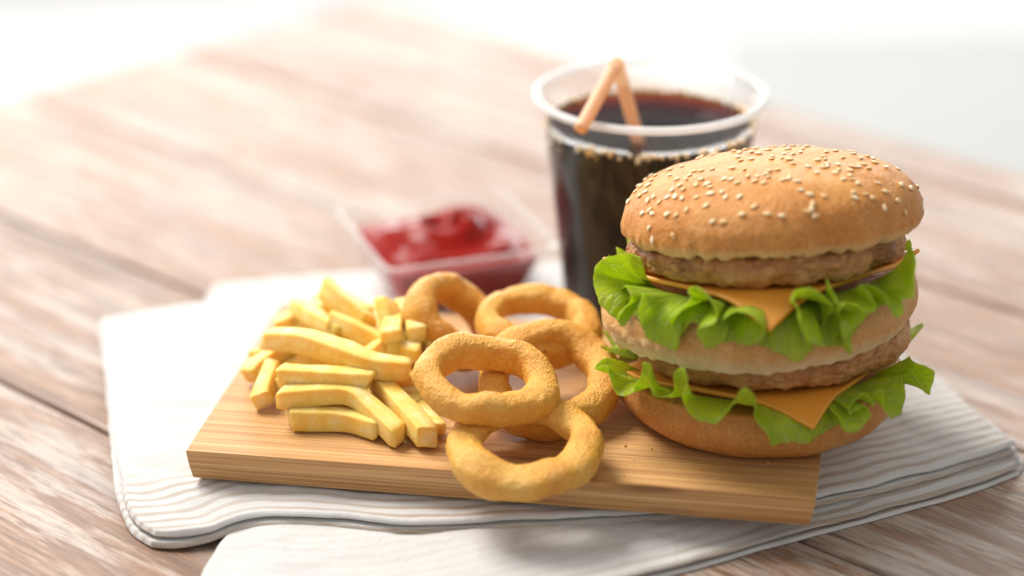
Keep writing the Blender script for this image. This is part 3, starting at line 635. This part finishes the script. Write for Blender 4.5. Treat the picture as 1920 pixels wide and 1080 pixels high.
# ---------------------------------------------------------------- burger
AX = np.array([8.5, -10.68])
bur = thing('burger', (AX[0], AX[1], 2.2), 'tall double burger with sesame bun, two patties, cheese and lettuce on the board', 'burger')
def plane(a, b, c): return lambda x, y: a + b * x + c * y
def bun(name, prof, mat, cx, pz0, pz1, wmap, seed, pal, rough=.03, nu=200, rip=0., edge=None):
    """lathe: prof rows (r, w) with w = height fraction between plane pz0 and plane pz1"""
    p = crom(prof, 90); th = np.linspace(0, 2 * math.pi, nu, endpoint=False)
    x = np.cos(th)[:, None] * p[None, :, 0]; y = np.sin(th)[:, None] * p[None, :, 0]
    circ = np.stack([np.cos(th), np.sin(th), np.zeros(nu)], -1); lob = 1 + .018 * fbm(circ * 1.3 + seed, 2, seed)[:, None] * 2
    x = x * lob; y = y * lob
    z = pz0(x, y) * (1 - p[None, :, 1]) + pz1(x, y) * p[None, :, 1]
    G = np.stack([x + AX[0] + cx, y + AX[1], z], -1); N = vnormals(G, True)
    q = G * .8; d = rough * fbm(q, 3, seed + 2) * 2 + .012 * fbm(G * 5, 3, seed + 5)
    if rip:   # fine vertical puckers near the lower rim
        tt = th[:, None] * 22; d = d + rip * edge(p[None, :, 1]) * fbm(np.stack([np.broadcast_to(tt, z.shape), z * .5, z * 0], -1), 3, seed + 7)
    if rip:
        w1_, _w2 = worley(G * 2.6, seed + 9)
        if name == 'middle_bun': d = d + .16 * (.55 - w1_) * np.exp(-(((np.degrees(th[:, None]) - 218 + 180) % 360 - 180) / 26) ** 2) * (1 - sstep(.45, .75, p[None, :, 1]))
        d = d + .09 * fbm(G * 3.1, 3, seed + 12) * np.exp(-(p[None, :, 1] / .05) ** 2) * sstep(4., 4.6, p[None, :, 0])
    G = G - N * d[..., None] * (-1 if (N[0, 45] @ np.array([1, 0, 0])) > 0 else 1)
    tone = np.broadcast_to(pal(p[None, :, 1], p[None, :, 0], th[:, None]), z.shape)
    return obj(name, G, gridfaces(nu, 90, True), mat, bur, tone=tone), G
# heel
bun('bottom_bun', [(0, 0), (2.5, 0), (3.7, .0), (4.25, .08), (4.7, .28), (4.93, .58), (4.85, .85), (4.6, .97), (3, 1), (0, 1)], MBB, 0, plane(2.2, 0, 0), plane(4.0, .02, -.05), None, 11,
    lambda w_, r_, t_: np.clip(sstep(.96, 1, w_) * .5 + (1 - sstep(0, .15, w_)) * .1, 0, 1) + 0 * t_)
# club slice
_, Gm = bun('middle_bun', [(0, 0), (3, 0), (4.7, .0), (5.08, .12), (5.3, .38), (5.27, .64), (5.0, .9), (4.5, 1), (0, 1)], MBM, -.1, plane(5.42, .08, -.07), plane(7.1, .08, -.10), None, 12,
    lambda w_, r_, t_: np.clip(.85 - w_ * 1.7 + .35 * np.exp(-(((np.degrees(t_) - 215 + 180) % 360 - 180) / 30) ** 2), 0, 1), .05, 260, .09, lambda w_: (1 - sstep(.05, .5, w_)))
# crown
pb = plane(8.85, .066, -.164)
prof = [(0, 0), (3, 0), (4.62, .0), (4.88, .012), (5.03, .07), (5.06, .20), (4.92, .40), (4.48, .62), (3.65, .81), (2.5, .93), (1.2, .99), (0, 1)]
crown, Gc = bun('top_bun', prof, MBT, .15, pb, plane(8.85 + 2.52, .066, -.164), None, 13, lambda w_, r_, t_: np.clip((.20 - w_) / .20, 0, 1) ** 1.1 * np.where(w_ < .001, 1, .95) + 0 * t_, .035, 320, .12, lambda w_: (1 - sstep(.02, .3, w_)))
# sesame seeds
def seed_mesh():
    nu, nv = 10, 8; V = []; F = []
    th = np.linspace(0, 2 * math.pi, nu, endpoint=False); G = np.zeros((nv, nu, 3))
    for j in range(nv):
        t = j / (nv - 1); x = -.5 + t; r = (math.sin(math.pi * min(max(t, .02), .98) ** .75)) * .5
        G[j, :, 0] = x * .285; G[j, :, 1] = np.cos(th) * r * .175; G[j, :, 2] = np.sin(th) * r * .085
    me = bpy.data.meshes.new('sesame_seed'); me.from_pydata([tuple(v) for v in G.reshape(-1, 3) * CM], [], [f[::-1] for f in gridfaces(nv, nu, False, True)] + [tuple(range(nu))[::-1], tuple(range((nv - 1) * nu, nv * nu))])
    me.polygons.foreach_set('use_smooth', [True] * len(me.polygons)); me.materials.append(MS); return me
sm = seed_mesh(); Nc = vnormals(Gc, True); sgn = 1 if Nc[0, 70, 2] > 0 else -1; Nc = Nc * sgn
pp = crom(prof, 90); placed = []; tries = 0
while len(placed) < 205 and tries < 30000:
    tries += 1
    r = 4.95 * math.sqrt(random.random()); th = random.uniform(0, 2 * math.pi)
    iu = int(th / (2 * math.pi) * 320) % 320
    jj = [j for j in range(40, 90) if pp[j, 1] > .12]; j = min(jj, key=lambda q: abs(pp[q, 0] - r)); 
    if r > 4.85: j = random.choice([q for q in jj if pp[q, 1] < .35])
    p = Gc[iu, j]; dens = .5 + .5 * float(vnoise(p[None] * .75, 77)[0]) + .25 * sstep(8.5, 6, p[0])
    if pp[j, 1] < .3: dens *= .6
    if r < 2.6: dens *= .55
    if random.random() > dens or any(((p - q) ** 2).sum() < .20 ** 2 for q in placed): continue
    placed.append(p); nrm = Vector(Nc[iu, j]); a = random.uniform(0, math.pi)
    zax = nrm; xa = zax.orthogonal().normalized(); xa = (Matrix.Rotation(a, 3, zax) @ xa); ya = zax.cross(xa)
    s = random.uniform(.86, 1.15); M = Matrix((xa * s, ya * s, zax * s)).transposed().to_4x4(); M.translation = (Vector(p - np.array(bur['cmbase'])) + zax * .035) * CM
    o = bpy.data.objects.new('sesame_seed', sm); sc.collection.objects.link(o); o.parent = crown; o.matrix_local = M
# patties
def patty(cx, p0, p1, rr, seed):
    prof = [(0, 0), (3, 0), (rr - .45, .0), (rr - .08, .16), (rr + .03, .45), (rr - .0, .75), (rr - .35, 1.), (3, 1), (0, 1)]
    p = crom(prof, 90); nu = 320; th = np.linspace(0, 2 * math.pi, nu, endpoint=False); circ = np.stack([np.cos(th), np.sin(th), 0 * th], -1)
    lob = 1 + .03 * fbm(circ * 2.2 + seed * 3, 3, seed)[:, None]
    x = np.cos(th)[:, None] * p[None, :, 0] * lob; y = np.sin(th)[:, None] * p[None, :, 0] * lob
    z = p0(x, y) * (1 - p[None, :, 1]) + p1(x, y) * p[None, :, 1]
    G = np.stack([x + AX[0] + cx, y + AX[1], z], -1); N = vnormals(G, True); N = N * (1 if N[0, 45, 0] > 0 else -1)
    w1, w2 = worley(G * 1.9 + .3 * fbm(G * 2, 2, 5)[..., None], seed); e1 = w2 - w1; f1, f2 = worley(G * 4.5, seed + 3)
    crack = 1 - sstep(.0, .14, e1); cmask = sstep(-.45, .2, fbm(G * 1.6, 2, seed + 15))
    G = G + N * (.20 * fbm(G * 1.3, 4, seed) - .06 * crack * cmask + .045 * (.5 - f1) + .05 * fbm(G * 6, 3, seed + 8))[..., None]
    tone = np.clip(crack * cmask * .7 + .85 * sstep(.05, .5, fbm(G * .9, 2, seed + 4)), 0, 1)
    return obj('patty', G, gridfaces(nu, 90, True), MP, bur, tone=tone)
patty(.35, plane(4.42, .05, -.09), plane(5.5, .06, -.09), 4.55, 21)
patty(.0, plane(7.85, .05, -.14), plane(8.85, .06, -.155), 4.6, 22)
# cheese slices
def cheese(cx, cy, ang, side, pz, raise_, droop, seed):
    n = 60; s = np.linspace(-.5, .5, n); X, Y = np.meshgrid(s, s, indexing='ij'); c, s_ = math.cos(ang), math.sin(ang)
    k = np.maximum(np.abs(X), np.abs(Y)) * 2; x0 = X * side * (1 - .03 * k ** 8 * np.abs(Y)); y0 = Y * side * (1 - .03 * k ** 8 * np.abs(X))
    x = c * x0 - s_ * y0 + cx; y = s_ * x0 + c * y0 + cy
    rho = np.hypot(x, y); az = np.arctan2(x, -y); over = np.clip(rho - 4.45, 0, None)
    fr = np.clip(np.cos(az), 0, 1) ** 2
    z = pz(x, y) - droop * fr * over ** 1.35 + raise_ * (1 - fr) * over + .14 * fbm(np.stack([x * .45, y * .45, x * 0], -1), 2, seed) * (.3 + over)
    G = np.stack([x + AX[0], y + AX[1], z], -1)
    o = obj('cheese_slice', G, gridfaces(n, n), MCH, bur); md = o.modifiers.new('thick', 'SOLIDIFY'); md.thickness = .16 * CM; md.offset = 0
    bv = o.modifiers.new('round', 'BEVEL'); bv.width = .05 * CM; bv.segments = 2; bv.limit_method = 'ANGLE'; return o
cheese(-.2, -.68, R(45 - 2), 7.6, plane(7.72, .05, -.14), .42, .55, 31)
cheese(.1, -.6, R(45 + 12), 7.5, plane(4.2, .05, -.09), .5, .40, 32)
# lettuce
def leaf(edge, pz, rin, seed, frill=.028, closed=False):
    E = np.array(edge, float); n = len(E) * 9; E = crom(E, n)
    az = np.unwrap(np.arctan2(E[:, 0] - AX[0], -(E[:, 1] - AX[1])))
    kk = 41; azs = np.convolve(np.pad(az, kk // 2, mode='edge'), np.ones(kk) / kk, 'valid'); azs = .75 * azs + .25 * np.linspace(az[0], az[-1], n)
    I = np.stack([AX[0] + rin * np.sin(azs), AX[1] - rin * np.cos(azs), 0 * azs], -1); I[:, 2] = pz(I[:, 0] - AX[0], I[:, 1] - AX[1])
    m = 22; t = np.linspace(0, 1, m)[None, :, None]
    outd = E - I; outd[:, 2] = 0
    C1 = I + outd * .88 + np.array([0, 0, 1.]) * (.30 + .2 * np.clip(E[:, 2:3] - I[:, 2:3], -1, 1))
    G = (1 - t) ** 2 * I[:, None] + 2 * t * (1 - t) * C1[:, None] + t ** 2 * E[:, None]
    s = np.arange(n)[:, None] / 9.
    fr = np.stack([fbm(np.stack([np.broadcast_to(s * .9, (n, m)), np.broadcast_to(t[..., 0] * 1.5, (n, m)), np.full((n, m), k * 7.)], -1), 3, seed + k) for k in range(3)], -1)
    G = G + fr * (frill * (.3 + t * 1.0)) * 2.0
    Nn = vnormals(G); ed = sstep(.55, 1., t[..., 0])
    G = G + Nn * (ed * (.03 * np.sin(s * 2.1 + 3 * fbm(np.stack([s[:, 0] * .4, s[:, 0] * 0, s[:, 0] * 0], -1), 2, seed + 5)[:, None]) + .02 * fr[..., 1]))[..., None]
    jag = vnoise(np.stack([s[:, 0] * 1.9, s[:, 0] * 0 + 3, s[:, 0] * 0], -1), seed + 8)[:, None]; G = G + (E - I)[:, None] * (.03 * jag * sstep(.75, 1, t[..., 0]))[..., None]
    tone = np.clip(np.broadcast_to(.32 - .5 * t[..., 0] ** 1.0, (n, m)) + .85 * sstep(.82, 1, t[..., 0]) + .25 * fr[..., 0], 0, 1)
    arc = np.concatenate([[0], np.cumsum(np.linalg.norm(np.diff(E, axis=0), axis=1))]); uv = np.stack([np.broadcast_to(arc[:, None], (n, m)), np.broadcast_to(t[..., 0] * 3, (n, m))], -1)
    o = obj('lettuce_leaf', G, gridfaces(n, m), ML, bur, tone=tone, uv=uv); md = o.modifiers.new('thick', 'SOLIDIFY'); md.thickness = .032 * CM; md.offset = 0
    sb = o.modifiers.new('smooth', 'SUBSURF'); sb.levels = 1; sb.render_levels = 1; return o
U = [(330, 600, 4.9), (250, 575, 5.2), (170, 600, 5.8), (105, 650, 6.0), (86, 725, 6.2), (110, 820, 6.2), (160, 880, 6.0), (215, 905, 5.7), (238, 850, 5.3), (225, 785, 5.4), (250, 740, 5.9), (275, 790, 6.3),
     (230, 870, 6.4), (198, 932, 6.3), (245, 948, 6.2), (300, 870, 5.9), (312, 812, 5.7), (340, 788, 6.0), (312, 890, 6.4), (345, 985, 6.2), (420, 1035, 6.0), (515, 1076, 5.8), (522, 1030, 5.5), (492, 985, 5.3), (500, 945, 5.4),
     (468, 914, 6.1), (530, 878, 6.3), (575, 810, 6.1), (570, 765, 5.8), (610, 750, 5.9), (670, 790, 6.2), (705, 860, 6.4), (690, 930, 6.4), (607, 975, 6.3), (640, 1040, 6.1), (675, 1063, 5.9), (725, 1045, 5.7), (765, 990, 5.5), (745, 955, 5.4),
     (728, 932, 6.0), (790, 886, 6.3), (865, 888, 6.3), (962, 958, 6.2), (930, 1020, 6.1), (870, 1050, 6.0), (800, 1030, 5.6), (850, 1000, 5.3), (930, 1040, 5.5), (1010, 1085, 5.7), (1105, 1124, 5.8), (1180, 1090, 5.7), (1215, 1020, 5.6),
     (1245, 1050, 6.1), (1175, 1035, 6.4), (1135, 960, 6.5), (1140, 880, 6.4), (1095, 800, 6.2), (1105, 755, 5.8), (1180, 752, 5.8), (1245, 790, 6.0), (1312, 868, 6.1), (1260, 920, 5.6), (1250, 1010, 5.4), (1290, 1050, 5.5),
     (1340, 960, 5.9), (1335, 880, 6.2), (1370, 832, 6.4), (1430, 850, 6.5), (1456, 900, 6.5), (1400, 985, 6.3), (1340, 1010, 6.1), (1395, 1090, 5.9), (1350, 1040, 5.4), (1330, 900, 5.1),
     (1275, 705, 5.5), (1310, 790, 6.0), (1330, 848, 6.3), (1430, 870, 6.4), (1522, 866, 6.3), (1490, 790, 6.0), (1440, 740, 5.5), (1480, 740, 5.4), (1560, 790, 6.0), (1590, 860, 6.3), (1625, 910, 6.4), (1665, 868, 6.3), (1660, 815, 6.2), (1700, 790, 6.2), (1714, 700, 6.1), (1712, 600, 5.8), (1690, 530, 5.2)]
leaf([cyl(1080 + x / 2.7, 260 + y / 2.7, r, AX) for x, y, r in U], plane(7.45, .06, -.12), 4.2, 51)
U2 = [(1150, 560, 5.3), (1200, 600, 5.4), (1260, 640, 5.4), (1300, 605, 5.5), (1350, 640, 5.4), (1400, 632, 5.5), (1440, 660, 5.4), (1490, 672, 5.4), (1540, 650, 5.4), (1590, 640, 5.4), (1640, 580, 5.5), (1690, 560, 5.4), (1705, 520, 5.2)]
leaf([cyl(x, y, r, AX) for x, y, r in U2], plane(7.38, .06, -.12), 4.2, 55)
Lw = [(250, 430, 4.9), (150, 408, 5.8), (95, 458, 6.3), (140, 448, 6.2), (175, 475, 6.1), (180, 555, 6.1), (225, 603, 6.0), (280, 585, 5.8), (300, 540, 5.6), (330, 490, 5.9), (350, 438, 6.2), (388, 450, 6.2), (375, 540, 6.1), (400, 590, 6.0), (445, 605, 5.9), (490, 580, 5.7),
      (500, 490, 5.9), (535, 456, 6.3), (568, 495, 6.4), (532, 590, 6.2), (570, 690, 6.1), (640, 738, 6.0), (720, 732, 5.8), (780, 670, 5.7), (810, 600, 6.0), (850, 560, 6.4), (897, 580, 6.4), (917, 650, 6.2), (912, 720, 6.1), (965, 790, 6.0), (990, 858, 5.9), (1060, 838, 5.8), (1130, 846, 5.7),
      (1200, 828, 5.6), (1255, 785, 5.4), (1330, 752, 5.3), (1355, 775, 6.2), (1400, 788, 6.2), (1455, 760, 6.1), (1487, 700, 6.1), (1460, 645, 6.2), (1400, 690, 6.3), (1390, 650, 6.1), (1440, 595, 6.1), (1475, 590, 6.2), (1505, 650, 6.1), (1512, 590, 6.0), (1545, 567, 6.2), (1568, 605, 6.2), (1560, 685, 6.1), (1605, 718, 6.1), (1650, 680, 6.0),
      (1662, 590, 5.8), (1660, 510, 5.6), (1700, 465, 5.8), (1740, 540, 6.2), (1790, 595, 6.4), (1815, 520, 6.4), (1790, 450, 6.2), (1715, 432, 5.8), (1690, 400, 5.2)]
leaf([cyl(1080 + x / 2.7, 520 + y / 2.7, r, AX) for x, y, r in Lw], plane(4.1, .04, -.07), 4.2, 61)
def back_edge(pz, a0, a1, n, seed, rr=5.6, dz=-.35):
    rs = np.random.default_rng(seed); out = []
    for k, a_ in enumerate(np.linspace(a0, a1, n)):
        az = R(a_ + rs.uniform(-3, 3)); r = rr + rs.uniform(-.2, .35) + (.25 if k % 2 else -.15); x = r * math.sin(az); y = -r * math.cos(az)
        out.append((AX[0] + x, AX[1] + y, pz(x, y) + dz + (.35 if k % 2 else -.4) + rs.uniform(-.15, .15)))
    return out
p_ = plane(7.45, .06, -.12); leaf(back_edge(p_, 92, 268, 24, 5, 5.0, .2), p_, 4.2, 71)
p_ = plane(4.1, .04, -.07); leaf(back_edge(p_, 90, 270, 24, 6, 5.1, .35), p_, 4.2, 81)
for o in sc.objects:
    if 'cmbase' in o: del o['cmbase']
